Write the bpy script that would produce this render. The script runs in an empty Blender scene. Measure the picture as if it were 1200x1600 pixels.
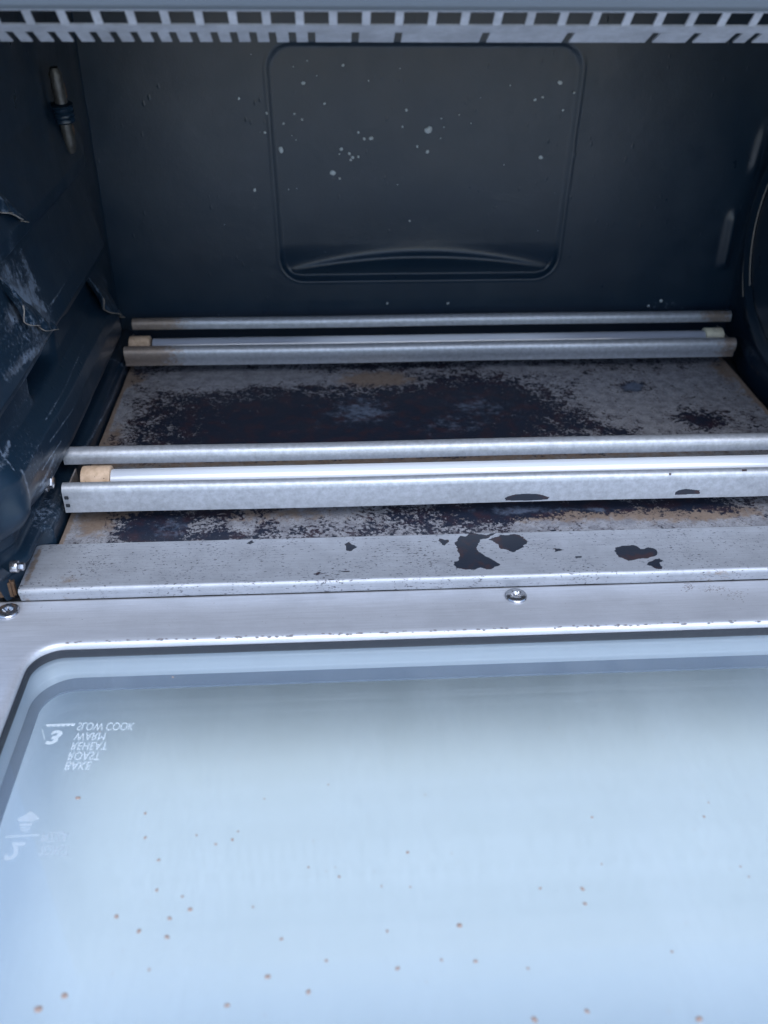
import bpy, bmesh, math, random
import numpy as np
from mathutils import Vector, Matrix, noise as mnoise

# ---------------------------------------------------------------- camera, world, sun, exposure
S = bpy.context.scene
COL = S.collection
F = 1445.0
def _n(v): return v / np.linalg.norm(v)
_ey = _n(np.array([-99, 959, -F])); _ex = np.array([29400, 671, -F]); _ex = _n(_ex - _ey * _ex.dot(_ey)); _ez = np.cross(_ex, _ey)
RW = np.array([_ex, _ey, _ez])                       # camera axes -> oven axes (x right, y into the oven, z up)
CAM = np.array([-.0600, -.3013, .2344])
cam_d = bpy.data.cameras.new('camera'); cam = bpy.data.objects.new('camera', cam_d); COL.objects.link(cam)
M4 = Matrix([list(RW[i]) + [CAM[i]] for i in range(3)] + [[0, 0, 0, 1]])
cam.matrix_world = M4
cam_d.sensor_fit = 'VERTICAL'; cam_d.sensor_height = 36; cam_d.lens = F * 36 / 1600
cam_d.clip_start = .01; cam_d.clip_end = 100
cam_d.dof.use_dof = True; cam_d.dof.focus_distance = .405; cam_d.dof.aperture_fstop = 10.5
S.camera = cam
W = bpy.data.worlds.new("World"); S.world = W; W.use_nodes = True
wn = W.node_tree.nodes; wl = W.node_tree.links
SUN_EL, SUN_AZ = 56, 168       # veiled sun high behind the camera
sky = wn.new('ShaderNodeTexSky'); sky.sky_type = 'NISHITA'; sky.sun_disc = False
sky.sun_elevation = math.radians(SUN_EL); sky.sun_rotation = math.radians(SUN_AZ)
sky.air_density = 1.0; sky.dust_density = 1.0
wl.new(sky.outputs[0], wn['Background'].inputs[0]); wn['Background'].inputs[1].default_value = .135
sd = bpy.data.lights.new('sun', 'SUN'); sun = bpy.data.objects.new('sun', sd); COL.objects.link(sun)
sd.energy = 1.1; sd.angle = math.radians(50); sd.color = (.92, .97, 1)
_a = math.radians(SUN_AZ); _e = math.radians(SUN_EL)
sdir = Vector((math.sin(_a) * math.cos(_e), math.cos(_a) * math.cos(_e), math.sin(_e)))
sun.rotation_euler = sdir.to_track_quat('Z', 'Y').to_euler()
S.view_settings.view_transform = 'Standard'; S.view_settings.look = 'None'
S.view_settings.exposure = 1.12; S.view_settings.gamma = 1; S.view_settings.use_curve_mapping = False
S.render.engine = 'CYCLES'

def P(px, py, ax, val):
    """point of the photo measured on the plane (axis ax = val)"""
    r = RW @ np.array([px - 600, 800 - py, -F]); t = (val - CAM[ax]) / r[ax]
    return CAM + t * r

random.seed(7)
rng = np.random.default_rng(5)

# ---------------------------------------------------------------- materials
class NT:
    def __init__(s, name):
        s.m = bpy.data.materials.new(name); s.m.use_nodes = True
        s.t = s.m.node_tree; s.n = s.t.nodes; s.l = s.t.links
        s.b = s.n['Principled BSDF']; s.out = s.n['Material Output']
        s.tc = s.n.new('ShaderNodeTexCoord').outputs['Object']
    def L(s, a, b): s.l.new(a, b)
    def map(s, sc=(1, 1, 1), rot=(0, 0, 0)):
        m = s.n.new('ShaderNodeMapping'); m.inputs['Scale'].default_value = sc; m.inputs['Rotation'].default_value = rot
        s.L(s.tc, m.inputs[0]); return m.outputs[0]
    def noise(s, scale, detail=6, rough=.6, vec=None, dist=0):
        t = s.n.new('ShaderNodeTexNoise'); t.inputs['Scale'].default_value = scale
        t.inputs['Detail'].default_value = detail; t.inputs['Roughness'].default_value = rough
        t.inputs['Distortion'].default_value = dist
        s.L(vec if vec is not None else s.tc, t.inputs['Vector']); return t.outputs[0]
    def vor(s, scale, vec=None):
        t = s.n.new('ShaderNodeTexVoronoi'); t.inputs['Scale'].default_value = scale
        s.L(vec if vec is not None else s.tc, t.inputs['Vector']); return t.outputs['Distance']
    def attr(s, name):
        a = s.n.new('ShaderNodeAttribute'); a.attribute_name = name; return a.outputs['Fac']
    def math(s, op, a, b=None, clamp=False):
        m = s.n.new('ShaderNodeMath'); m.operation = op; m.use_clamp = clamp
        for i, v in enumerate((a, b)):
            if v is None: continue
            if isinstance(v, (int, float)): m.inputs[i].default_value = v
            else: s.L(v, m.inputs[i])
        return m.outputs[0]
    def step(s, v, lo, hi, a=0., b=1.):
        m = s.n.new('ShaderNodeMapRange'); m.interpolation_type = 'SMOOTHSTEP'
        s.L(v, m.inputs[0]); m.inputs[1].default_value = lo; m.inputs[2].default_value = hi
        m.inputs[3].default_value = a; m.inputs[4].default_value = b; return m.outputs[0]
    def mix(s, f, a, b):
        m = s.n.new('ShaderNodeMix'); m.data_type = 'RGBA'
        if isinstance(f, (int, float)): m.inputs[0].default_value = f
        else: s.L(f, m.inputs[0])
        for i, v in ((6, a), (7, b)):
            if isinstance(v, tuple): m.inputs[i].default_value = (*v, 1)
            else: s.L(v, m.inputs[i])
        return m.outputs[2]
    def bump(s, h, strength, dist=.001, normal=None):
        b = s.n.new('ShaderNodeBump'); b.inputs['Strength'].default_value = strength; b.inputs['Distance'].default_value = dist
        s.L(h, b.inputs['Height'])
        if normal: s.L(normal, b.inputs['Normal'])
        s.L(b.outputs[0], s.b.inputs['Normal']); return b.outputs[0]
    def set(s, **k):
        for a, v in k.items():
            i = s.b.inputs[{'col': 'Base Color', 'met': 'Metallic', 'rough': 'Roughness', 'spec': 'Specular IOR Level', 'coat': 'Coat Weight', 'trans': 'Transmission Weight', 'sss': 'Subsurface Weight', 'alpha': 'Alpha'}[a]]
            if isinstance(v, tuple): i.default_value = (*v, 1)
            elif isinstance(v, (int, float)): i.default_value = v
            else: s.L(v, i)
        return s.m

def mat_enamel():
    t = NT('dark_enamel')
    n1 = t.noise(35, 5); n2 = t.noise(900, 3)
    st = t.attr('stain')
    sm = t.step(t.math('ADD', st, t.math('MULTIPLY', t.math('SUBTRACT', t.noise(560, 10, .8), .5), 2.6)), .40, .72)
    rs = t.attr('rust')
    rm = t.step(t.math('ADD', rs, t.math('MULTIPLY', t.math('SUBTRACT', t.noise(420, 8, .7), .5), 1.6)), .5, .8)
    base = t.mix(n1, (.0058, .0165, .033), (.010, .0255, .046))
    sp = t.step(t.vor(170), .035, .05, 1, 0)                     # rare pale specks
    sp = t.math('MULTIPLY', sp, t.step(t.noise(60, 2), .60, .66))
    c = t.mix(sp, base, (.26, .32, .40))
    c = t.mix(t.math('MULTIPLY', sm, .8), c, t.mix(t.step(t.noise(190, 6), .4, .62), (.19, .24, .32), (.07, .085, .11)))
    c = t.mix(t.math('MULTIPLY', rm, .8), c, (.16, .105, .08))
    b = t.bump(t.math('ADD', t.math('MULTIPLY', n2, .25), t.math('ADD', t.math('MULTIPLY', t.noise(150, 6), .6), t.math('MULTIPLY', t.step(t.vor(140, t.map((1.6, 1, .8))), .0, .22, 1, 0), t.step(t.noise(40, 2), .5, .62)))), .28, .0006)
    r = t.math('ADD', t.math('MULTIPLY', t.noise(70, 6), .25), .20)
    return t.set(col=c, rough=r, spec=.42)

def mat_metal(name, col=(.46, .48, .52), met=.55, rough=.42, brush=True, soil=.35, speck=.0, attr=False, sscale=70):
    t = NT(name)
    br = t.noise(9, 8, .75, t.map((4, 110, 110))) if brush else t.noise(400, 4)
    sp = t.noise(sscale, 9, .7)
    c = t.mix(t.step(sp, .35, .75), col, tuple(x * (1 - soil) for x in col))
    c = t.mix(t.math('MULTIPLY', t.step(br, .35, .7), .42), c, tuple(x * .62 for x in col))
    gr = t.noise(1500, 3, .7)
    c = t.mix(t.step(gr, .56, .78, 0, .45), c, tuple(x * .45 for x in col))
    metv = met
    if speck:
        v = t.noise(800, 5, .65, t.map((.7, 1.5, 1.5))); area = t.noise(38, 4)
        m = t.step(t.math('ADD', v, t.math('MULTIPLY', area, speck)), .60 + speck * .5, .64 + speck * .5)
        c = t.mix(t.math('MULTIPLY', m, .85), c, (.035, .032, .045))
    if attr:
        a = t.attr('wear')
        aa = t.math('ADD', a, t.math('MULTIPLY', t.math('SUBTRACT', t.noise(700, 6, .7), .5), .5))
        m = t.step(aa, .47, .53)
        edge = t.step(t.noise(150, 5), .5, .62)
        c = t.mix(m, c, t.mix(edge, (.012, .017, .03), (.035, .02, .025)))
        rr = t.attr('rust')
        rm = t.step(t.math('ADD', rr, t.math('MULTIPLY', t.math('SUBTRACT', t.noise(300, 8, .7), .5), 1.4)), .45, .85)
        c = t.mix(t.math('MULTIPLY', rm, .75), c, t.mix(t.noise(700, 4), (.34, .25, .17), (.13, .08, .055)))
        metv = t.math('MULTIPLY', t.math('SUBTRACT', 1, m), met)
    t.bump(t.math('ADD', t.math('MULTIPLY', br, .5), t.math('MULTIPLY', t.noise(500, 6), .6)), .22, .0004)
    r = t.math('ADD', t.math('MULTIPLY', t.noise(90, 5), .2), rough - .1)
    return t.set(col=c, met=metv, rough=r)

def mat_tray():
    t = NT('corroded_tray_metal')
    a = t.attr('wear'); fi = t.noise(560, 10, .76); mid = t.noise(95, 8, .66, dist=.6)
    v = t.math('ADD', a, t.math('ADD', t.math('MULTIPLY', t.math('SUBTRACT', fi, .5), 2.5), t.math('MULTIPLY', t.math('SUBTRACT', mid, .5), 1.4)))
    m = t.step(v, .49, .545)
    halo = t.step(v, .30, .52)
    metal = t.mix(t.step(t.noise(160, 7), .35, .7), (.34, .35, .385), (.21, .215, .245))
    metal = t.mix(t.step(t.noise(1100, 5, .75), .50, .64, 0, .75), metal, (.13, .13, .16))
    ru = t.attr('rust')
    tan = t.step(t.math('ADD', ru, t.math('MULTIPLY', t.math('SUBTRACT', t.noise(210, 8, .7), .5), 1.3)), .4, .8)
    metal = t.mix(t.math('MULTIPLY', tan, .8), metal, t.mix(t.noise(500, 5), (.31, .235, .175), (.17, .105, .065)))
    metal = t.mix(t.math('MULTIPLY', halo, .30), metal, (.14, .11, .115))
    burnt = t.mix(t.step(t.noise(120, 7), .45, .65), (.012, .017, .033), (.028, .018, .028))
    blue_grey = t.attr('blue_grey')
    am = t.step(t.math('ADD', blue_grey, t.math('MULTIPLY', t.math('SUBTRACT', t.noise(150, 9, .75), .5), 2.2)), .35, 1.0)
    burnt = t.mix(t.math('MULTIPLY', am, .8), burnt, (.14, .18, .26))  # blue-grey clouding over the burnt areas
    burnt = t.mix(t.step(t.noise(650, 5, .7), .64, .70, 0, .35), burnt, (.16, .17, .21))
    c = t.mix(m, metal, burnt)
    t.bump(t.math('ADD', t.math('MULTIPLY', m, .9), t.math('MULTIPLY', fi, .7)), .45, .0006)
    r = t.math('ADD', t.math('MULTIPLY', m, -.08), .50)
    return t.set(col=c, met=t.math('MULTIPLY', t.math('SUBTRACT', 1, m), .25), rough=r, spec=.35)

def mat_ceramic(name, c1, c2):
    t = NT(name)
    c = t.mix(t.step(t.noise(230, 7), .4, .7), c1, c2)
    c = t.mix(t.step(t.noise(600, 5), .66, .70), c, (.05, .035, .025))
    t.bump(t.noise(700, 5), .3, .0004)
    return t.set(col=c, rough=.75)

def mat_quartz(name, tint=(.66, .70, .77)):
    t = NT(name)
    x = t.n.new('ShaderNodeSeparateXYZ'); t.L(t.tc, x.inputs[0])
    band = t.noise(9, 3, .5, t.map((1, .05, .05)))
    c = t.mix(t.attr('cloud'), (.30, .33, .41), tint)
    c = t.mix(t.step(band, .5, .75, 0, .2), c, tint)
    return t.set(col=c, rough=.16, coat=.6, spec=.6)

def mat_plain(name, col, rough=.5, met=0, bump=.15, var=.75, sc=250):
    t = NT(name)
    c = t.mix(t.noise(sc, 6), col, tuple(x * var for x in col))
    t.bump(t.noise(sc * 2.5, 4), bump, .0004)
    return t.set(col=c, rough=rough, met=met)

def mat_glass(name, tint, streak=0):
    t = NT(name)
    tr = t.n.new('ShaderNodeBsdfTransparent'); tr.inputs[0].default_value = (*tint, 1)
    gl = t.n.new('ShaderNodeBsdfGlossy'); gl.inputs['Roughness'].default_value = .04
    df = t.n.new('ShaderNodeBsdfDiffuse'); df.inputs[0].default_value = (.62, .70, .76, 1)
    fr = t.n.new('ShaderNodeFresnel'); geo = t.n.new('ShaderNodeNewGeometry'); t.L(t.step(geo.outputs['Backfacing'], 0, 1, 1.5, 1 / 1.5), fr.inputs[0])
    m1 = t.n.new('ShaderNodeMixShader'); m2 = t.n.new('ShaderNodeMixShader')
    t.L(t.math('ADD', t.step(t.noise(26, 7, .65, t.map((1, .22, 1), (0, 0, .35))), .42, .8, 0, .07), streak), m1.inputs[0])
    t.L(tr.outputs[0], m1.inputs[1]); t.L(df.outputs[0], m1.inputs[2])
    t.L(fr.outputs[0], m2.inputs[0]); t.L(m1.outputs[0], m2.inputs[1]); t.L(gl.outputs[0], m2.inputs[2])
    t.L(m2.outputs[0], t.out.inputs[0])
    return t.m

MAT = dict(
    enamel=mat_enamel(),
    guard=mat_metal('aluminised_steel', (.50, .53, .59), .45, .42, True, .3, .25),
    guard_rough=mat_metal('worn_aluminised_steel', (.45, .48, .54), .45, .42, False, .26, 0, True, 420),
    flange=mat_metal('brushed_tray_steel', (.41, .435, .49), .35, .42, True, .22, .35, True),
    door=mat_metal('brushed_door_steel', (.53, .55, .605), .4, .36, True, .16, 0, True, 30),
    strip=mat_metal('perforated_steel', (.50, .525, .59), .3, .45, False, .35),
    screw=mat_metal('screw_steel', (.55, .55, .58), .95, .22, False, .3),
    tray=mat_tray(),
    tan=mat_ceramic('tan_ceramic', (.60, .44, .32), (.44, .31, .21)),
    cream=mat_ceramic('cream_ceramic', (.66, .62, .48), (.46, .43, .34)),
    quartz=mat_quartz('frosted_quartz'),
    fascia=mat_plain('grey_painted_fascia', (.054, .072, .096), .5, 0, .1, .9, 60),
    shell=mat_plain('dark_painted_shell', (.05, .055, .065), .45, .2, .1),
    black=mat_plain('black_gasket', (.022, .028, .04), .55, 0, .5),
    spacer=mat_plain('grey_blue_spacer', (.14, .185, .25), .5, 0, .1, .9, 60),
    glass=mat_glass('clear_glass', (.985, .993, .996), .03),
    outer_glass=mat_glass('tinted_glass', (.965, .985, .990), .0),
    trim=mat_plain('pale_blue_trim', (.40, .47, .54), .6, 0, .05, .95, 40),
    ink=mat_plain('white_ink', (.80, .86, .90), .6, 0, 0, 1),
    fat=mat_plain('brown_grease', (.40, .29, .24), .35, 0, .3, .7, 2000),
    fleck=mat_plain('pale_fleck', (.50, .56, .60), .4, 0, .3, .7, 900),
    bare_and_glint=mat_plain('bare_edge_and_glint', (.36, .33, .30), .5, .3, .6, .35, 700),  # chipped tab edges, and the painted glints on the fan cover
    rusty=mat_plain('rusty_steel', (.22, .13, .08), .7, .2, .8, .3, 500),
    ground=mat_plain('pale_table_top', (.84, .885, .90), .7, 0, .05, .95, 30),
)

# ---------------------------------------------------------------- helpers
def link(o, parent=None):
    COL.objects.link(o)
    if parent: o.parent = parent
    return o
def finish(name, bm, mat, parent=None, smooth=True, angle=40, normals=True):
    if normals: bmesh.ops.recalc_face_normals(bm, faces=bm.faces)
    me = bpy.data.meshes.new(name); bm.to_mesh(me); bm.free()
    me.materials.append(MAT[mat] if isinstance(mat, str) else mat)
    if smooth:
        me.polygons.foreach_set('use_smooth', [True] * len(me.polygons))
        me.set_sharp_from_angle(angle=math.radians(angle))
    return link(bpy.data.objects.new(name, me), parent)
def box(bm, x0, x1, y0, y1, z0, z1, bev=0):
    r = bmesh.ops.create_cube(bm, size=1)
    for v in r['verts']:
        v.co = Vector(((x0 + x1) / 2 + v.co.x * (x1 - x0), (y0 + y1) / 2 + v.co.y * (y1 - y0), (z0 + z1) / 2 + v.co.z * (z1 - z0)))
    if bev:
        es = list({e for v in r['verts'] for e in v.link_edges})
        bmesh.ops.bevel(bm, geom=es, offset=bev, segments=2, affect='EDGES')
def grid(name, U, V, fn, mat, parent, attrs=None):
    """height-field sheet; fn(u, v) arrays -> xyz arrays; attrs: name -> array"""
    uu, vv = np.meshgrid(U, V, indexing='xy'); nu, nv = len(U), len(V)
    x, y, z = fn(uu, vv)
    co = np.stack([np.broadcast_to(a, uu.shape) for a in (x, y, z)], -1).reshape(-1, 3)
    i = np.arange((nu) * (nv)).reshape(nv, nu)
    q = np.stack([i[:-1, :-1], i[:-1, 1:], i[1:, 1:], i[1:, :-1]], -1).reshape(-1, 4)
    me = bpy.data.meshes.new(name); me.vertices.add(len(co)); me.vertices.foreach_set('co', co.ravel())
    me.loops.add(q.size); me.loops.foreach_set('vertex_index', q.ravel())
    me.polygons.add(len(q)); me.polygons.foreach_set('loop_start', np.arange(len(q)) * 4)
    me.update(calc_edges=True); me.validate()
    me.polygons.foreach_set('use_smooth', [True] * len(q))
    me.materials.append(MAT[mat])
    for k, a in (attrs or {}).items():
        at = me.attributes.new(k, 'FLOAT', 'POINT'); at.data.foreach_set('value', np.broadcast_to(a, uu.shape).astype(np.float32).ravel())
    return link(bpy.data.objects.new(name, me), parent)
def extrude_x(bm, prof, xs, jitter=0, closed=False):
    """profile [(y,z)] swept along x stations"""
    rows = []
    for x in xs:
        dy = jitter * math.sin(x * 37 + 1); dz = jitter * math.sin(x * 23)
        rows.append([bm.verts.new((x, y + dy, z + dz)) for y, z in prof])
    n = len(prof)
    for a, b in zip(rows, rows[1:]):
        for j in range(n if closed else n - 1):
            k = (j + 1) % n
            bm.faces.new((a[j], b[j], b[k], a[k]))
    if closed:
        bm.faces.new(rows[0]); bm.faces.new(list(reversed(rows[-1])))
def cyl_x(bm, x0, x1, y, z, r, seg=24, bev=0):
    prof = [(y + r * math.cos(2 * math.pi * k / seg), z + r * math.sin(2 * math.pi * k / seg)) for k in range(seg)]
    if bev:
        st = [(x0, r - bev), (x0 + bev * .3, r - bev * .3), (x0 + bev, r), (x1 - bev, r), (x1 - bev * .3, r - bev * .3), (x1, r - bev)]
    else: st = [(x0, r), (x1, r)]
    rows = [[bm.verts.new((x, y + (py - y) * rr / r, z + (pz - z) * rr / r)) for py, pz in prof] for x, rr in st]
    for a, b in zip(rows, rows[1:]):
        for j in range(seg):
            k = (j + 1) % seg; bm.faces.new((a[j], b[j], b[k], a[k]))
    bm.faces.new(rows[0]); bm.faces.new(list(reversed(rows[-1])))
def gauss(uu, vv, items):
    a = np.zeros_like(uu)
    for cx, cy, rx, ry, amp in items:
        a = a + amp * np.exp(-(((uu - cx) / rx) ** 2 + ((vv - cy) / ry) ** 2))
    return a
def fnoise(uu, vv, s, seed=0):
    """cheap smooth value noise on a grid"""
    r = np.random.default_rng(seed).random((64, 64))
    u = uu * s; v = vv * s; iu = np.floor(u).astype(int); iv = np.floor(v).astype(int)
    fu = u - iu; fv = v - iv; fu = fu * fu * (3 - 2 * fu); fv = fv * fv * (3 - 2 * fv)
    g = lambda a, b: r[a % 64, b % 64]
    return (g(iu, iv) * (1 - fu) + g(iu + 1, iv) * fu) * (1 - fv) + (g(iu, iv + 1) * (1 - fu) + g(iu + 1, iv + 1) * fu) * fv
def inpoly(x, y, poly):
    ins = np.zeros(x.shape, bool); n = len(poly)
    for i in range(n):
        x0, y0 = poly[i]; x1, y1 = poly[(i + 1) % n]
        c = ((y0 > y) != (y1 > y)) & (x < (x1 - x0) * (y - y0) / ((y1 - y0) or 1e-9) + x0)
        ins ^= c
    return ins
def blobs(bm, pts, axis, off, sx=1, h=.35):
    """small irregular raised blobs on a plane; pts = [(point, radius)]"""
    for p, r in pts:
        n = 9; ph = random.random() * 6
        rad = [r * (1 + .3 * math.sin(2 * k * 2 * math.pi / n + ph) * random.random() + .15 * random.random()) for k in range(n)]
        def pt(a, b, c):
            if axis == 2: return (p[0] + a, p[1] + b, p[2] + c)
            if axis == 1: return (p[0] + a, p[1] - c, p[2] + b)
            return (p[0] + c, p[1] + a, p[2] + b)
        o = [bm.verts.new(pt(rad[k] * math.cos(2 * math.pi * k / n) * sx, rad[k] * math.sin(2 * math.pi * k / n), off)) for k in range(n)]
        m = [bm.verts.new(pt(.6 * rad[k] * math.cos(2 * math.pi * k / n) * sx, .6 * rad[k] * math.sin(2 * math.pi * k / n), off + h * r)) for k in range(n)]
        t = bm.verts.new(pt(0, 0, off + h * r * 1.2))
        for k in range(n):
            j = (k + 1) % n
            bm.faces.new((o[k], o[j], m[j], m[k])); bm.faces.new((m[k], m[j], t))
def tag(o, label, cat, kind=None):
    if label: o['label'] = label
    if cat: o['category'] = cat
    if kind: o['kind'] = kind

# ---------------------------------------------------------------- setting
GZ = -.086
bm = bmesh.new(); box(bm, -3, 3, -2.2, 2.2, GZ - .03, GZ)
g = finish('ground', bm, 'ground', smooth=False); g['kind'] = 'structure'
g['label'] = 'pale bluish white table surface under the oven door'

# ---------------------------------------------------------------- the oven
oven = bpy.data.objects.new('toaster_oven', None); COL.objects.link(oven)
oven.location = (0, 0, 0); oven.empty_display_size = .05
tag(oven, 'used toaster oven with dark enamel cavity and its glass door lowered open', 'toaster oven')
YB = .245; XW = .192; ZC = .212

# back panel -----------------------------------------------------
rx0, rx1, rz0, rz1 = -.0885, .0775, .0415, .1705
def sstep(a, lo, hi):
    t = np.clip((a - lo) / (hi - lo), 0, 1); return t * t * (3 - 2 * t)
def back(u, v):
    # signed distance to a rounded rectangle
    cx, cz = (rx0 + rx1) / 2, (rz0 + rz1) / 2; hx, hz = (rx1 - rx0) / 2, (rz1 - rz0) / 2
    side = 1 + .03 * (v - rz0) / (rz1 - rz0)
    r = .013
    qx = np.abs((u - cx) / side) - (hx - r); qz = np.abs(v - cz) - (hz - r)
    sd = np.hypot(np.maximum(qx, 0), np.maximum(qz, 0)) + np.minimum(np.maximum(qx, qz), 0) - r
    low = 1 - sstep(v, rz0 + .002, rz0 + .022)
    rec = (.0011 + .0030 * low) * (1 - sstep(sd, -.0022, .0012)) - .00035 * np.exp(-((sd - .0012) / .0007) ** 2) * (1 - sstep(v, rz1 - .012, rz1 - .002))
    tu = (u - cx) / (hx * .985)
    arc = rz0 + .0034 + .0108 * np.clip(1 - tu ** 2, 0, 1)            # crest of the bulge
    inside = (1 - sstep(sd, -.0030, -.0005))
    up = np.exp(-np.clip(v - arc, 0, 1) / .0020); dn = np.clip((v - rz0 - .0026) / np.maximum(arc - rz0 - .0026, .0004), 0, 1)
    w = np.clip(1 - tu ** 2, 0, 1) ** .5
    bulge = 0
    for sh_ in (-.0012, -.0006, 0, .0006, .0012):
        vs_ = v + sh_
        up = np.exp(-np.clip(vs_ - arc, 0, 1) / .0020); dn = np.clip((vs_ - rz0 - .0026) / np.maximum(arc - rz0 - .0026, .0004), 0, 1)
        bulge = bulge + .0046 / 5 * np.where(vs_ > arc, up, dn) * w * inside
    y = YB + rec - bulge
    # coved corners towards the side walls and a rounded foot
    cr = np.where(u < 0, .002, .002)
    e = np.clip(np.abs(u) - (XW - cr), 0, cr) / cr
    y = y - cr * (1 - np.sqrt(np.clip(1 - e ** 2, 0, 1)))
    y = y - .0022 * np.exp(-((u - .1822) / .0030) ** 2) * sstep(v, .044, .050) * (1 - sstep(v, .075, .084)) - .0014 * np.exp(-((u - .1885 - (v - .11) * .06) / .0030) ** 2) * sstep(v, .098, .108) * (1 - sstep(v, .120, .135))
    y = y + .00035 * (fnoise(u + 1, v + 1, 40, 3) - .5)
    return u, y, v
U = np.linspace(-XW, XW, 420); V = np.linspace(-.004, ZC, 330)
uu, vv = np.meshgrid(U, V)
bp = grid('back_panel', U, V, back, 'enamel', oven, {
    'stain': gauss(uu, vv, [(.15, .022, .02, .006, .35), (-.13, .02, .03, .003, .3)]),
    'rust': gauss(uu, vv, [(-.16, .017, .03, .003, .3), (.155, .02, .015, .005, .3)])})
bm = bmesh.new()
spots = [(669, 203, 6.5), (520, 270, 5), (439, 234, 5), (533, 233, 3), (668, 237, 3), (635, 172, 2.5), (536, 102, 2.4), (474, 130, 3.2), (507, 162, 2.2), (580, 216, 3.4), (546, 240, 2.6), (551, 246, 2.6), (560, 245, 2), (548, 250, 2), (531, 279, 2.2),
         (398, 297, 2.6), (373, 154, 2.2), (417, 177, 2.2), (414, 207, 2.2), (629, 198, 2), (652, 229, 2), (460, 178, 1.8), (443, 193, 2), (472, 187, 1.8), (480, 95, 1.6), (560, 207, 2), (569, 217, 2.4), (640, 345, 1.6), (845, 246, 3.6), (875, 129, 3.8), (836, 156, 2.4), (848, 152, 2), (880, 172, 2), (897, 145, 2), (1033, 470, 3), (1013, 478, 2.5), (700, 474, 2.4), (605, 474, 2)]
for _ in range(16): spots.append((random.uniform(430, 880), random.uniform(90, 330), random.uniform(.9, 1.5)))
bpt = lambda a, b, r: (P(a, b, 1, YB + (.0006 if 428 < a < 895 and b < 395 else -.0002)), r * .00030)
blobs(bm, [bpt(*q) for q in spots[38:]], 1, 0, 1)
o = finish('fine_splatter', bm, 'fleck', bp); o['kind'] = 'stuff'
for q in spots[:38]:
    bm = bmesh.new(); blobs(bm, [bpt(*q)], 1, 0, 1); finish('food_splatter', bm, 'fleck', bp)

# left wall ------------------------------------------------------
prof = [(-.004, .0108), (.0065, .0108), (.0090, .0100), (.0100, .0078), (.0108, .0074), (.0122, .0030), (.0140, .0022), (.0160, .0024), (.0166, .0032), (.0176, .0028), (.0205, .0024), (.0222, .0090), (.0240, .0112), (.0270, .0118), (.0360, .0114), (.0425, .0104), (.0470, .0076), (.0510, .0044), (.0560, .0026), (.0660, .0014), (.0692, .0016), (.0705, .0078), (.0750, .0094),
        (.0830, .0080), (.0960, .0040), (.1100, .0016), (.1140, .0014), (.1160, .0056), (.1230, .0066), (.1320, .0044), (.1500, .0012), (.2120, .0)]
def wallprof(z, y):
    # lower bead sinks a little towards the front, like the pressed rack guide
    sh = z + .004 * sstep(.10 - y, 0, .10) * sstep(z, .012, .03) * (1 - sstep(z, .05, .08)) * -1
    return np.interp(sh, [p[0] for p in prof], [p[1] for p in prof])
def left(u, v):
    d = wallprof(v, u)
    d = (d + wallprof(v - .0004, u) + wallprof(v + .0004, u)) / 3
    fade = 1 - sstep(u, .205, .232)                  # the beads die out before the back corner
    d = .0020 + (d - .0020) * np.where(v < .012, 1, fade)
    # pocket pressed under the front tab, V shaped end of the guide, front closing dimple
    d = d - .0095 * np.exp(-(((u - .092 - (v - .064) * .6) / .019) ** 6 + ((v - .0625) / .0085) ** 6))
    d = d - .0050 * np.exp(-(((u - .225) / .012) ** 4 + ((v - .0300) / .009) ** 4))
    d = d + .0030 * np.exp(-(((u - .004) / .006) ** 2 + ((v - .034) / .006) ** 2))
    d = d - .0035 * np.exp(-(((u - .020) / .012) ** 2 + ((v - .028) / .0045) ** 2))
    d = d + .0018 * np.exp(-((u - .155 - (v - .13) * .3) / .012) ** 2) * sstep(v, .125, .15)
    d = d + .0005 * (fnoise(u + 2, v + 2, 60, 9) - .5)
    x = -XW + d
    e = np.clip(u - (YB - .009), 0, .009) / .009
    x = x + (.001 * (1 - np.sqrt(np.clip(1 - e ** 2, 0, 1)))) * sstep(v, .0, .012)
    z = v - .0015 * (1 - sstep(v, -.004, .004)) + .010 * sstep(.001 - u, 0, .003) * (1 - sstep(v, -.004, .02))
    x = x - .0078 * (1 - sstep(u, .0300, .0335)) * (1 - sstep(v, .004, .012)) * (1 - sstep(-u, -.014, -.004) * .0) - .008 * sstep(.012 - u, 0, .018)
    return x, u, z
U = np.linspace(-.020, YB, 420); V = np.linspace(-.004, ZC, 520)
uu, vv = np.meshgrid(U, V)
lw = grid('side_wall', U, V, left, 'enamel', oven, {
    'stain': gauss(uu, vv, [(.083, .100, .016, .018, .42), (.085, .080, .022, .010, .40), (.052, .090, .03, .02, .35), (.225, .045, .010, .014, .34), (.215, .028, .014, .008, .32), (.03, .044, .020, .012, .36), (.10, .006, .10, .004, .25), (.04, .010, .02, .006, .42), (.07, .058, .035, .006, .38), (.10, .0195, .09, .003, .36), (.05, .030, .03, .003, .36), (.13, .013, .10, .002, .34)]) * (1 + 0 * uu),
    'rust': gauss(uu, vv, [(.098, .060, .007, .004, .8), (.09, .086, .004, .010, .45), (.223, .026, .010, .008, .5), (.21, .014, .02, .004, .45), (.02, .006, .03, .004, .4), (.19, .128, .03, .02, .12)])})
lw['label'] = 'left cavity wall with pressed rack guides'
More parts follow.
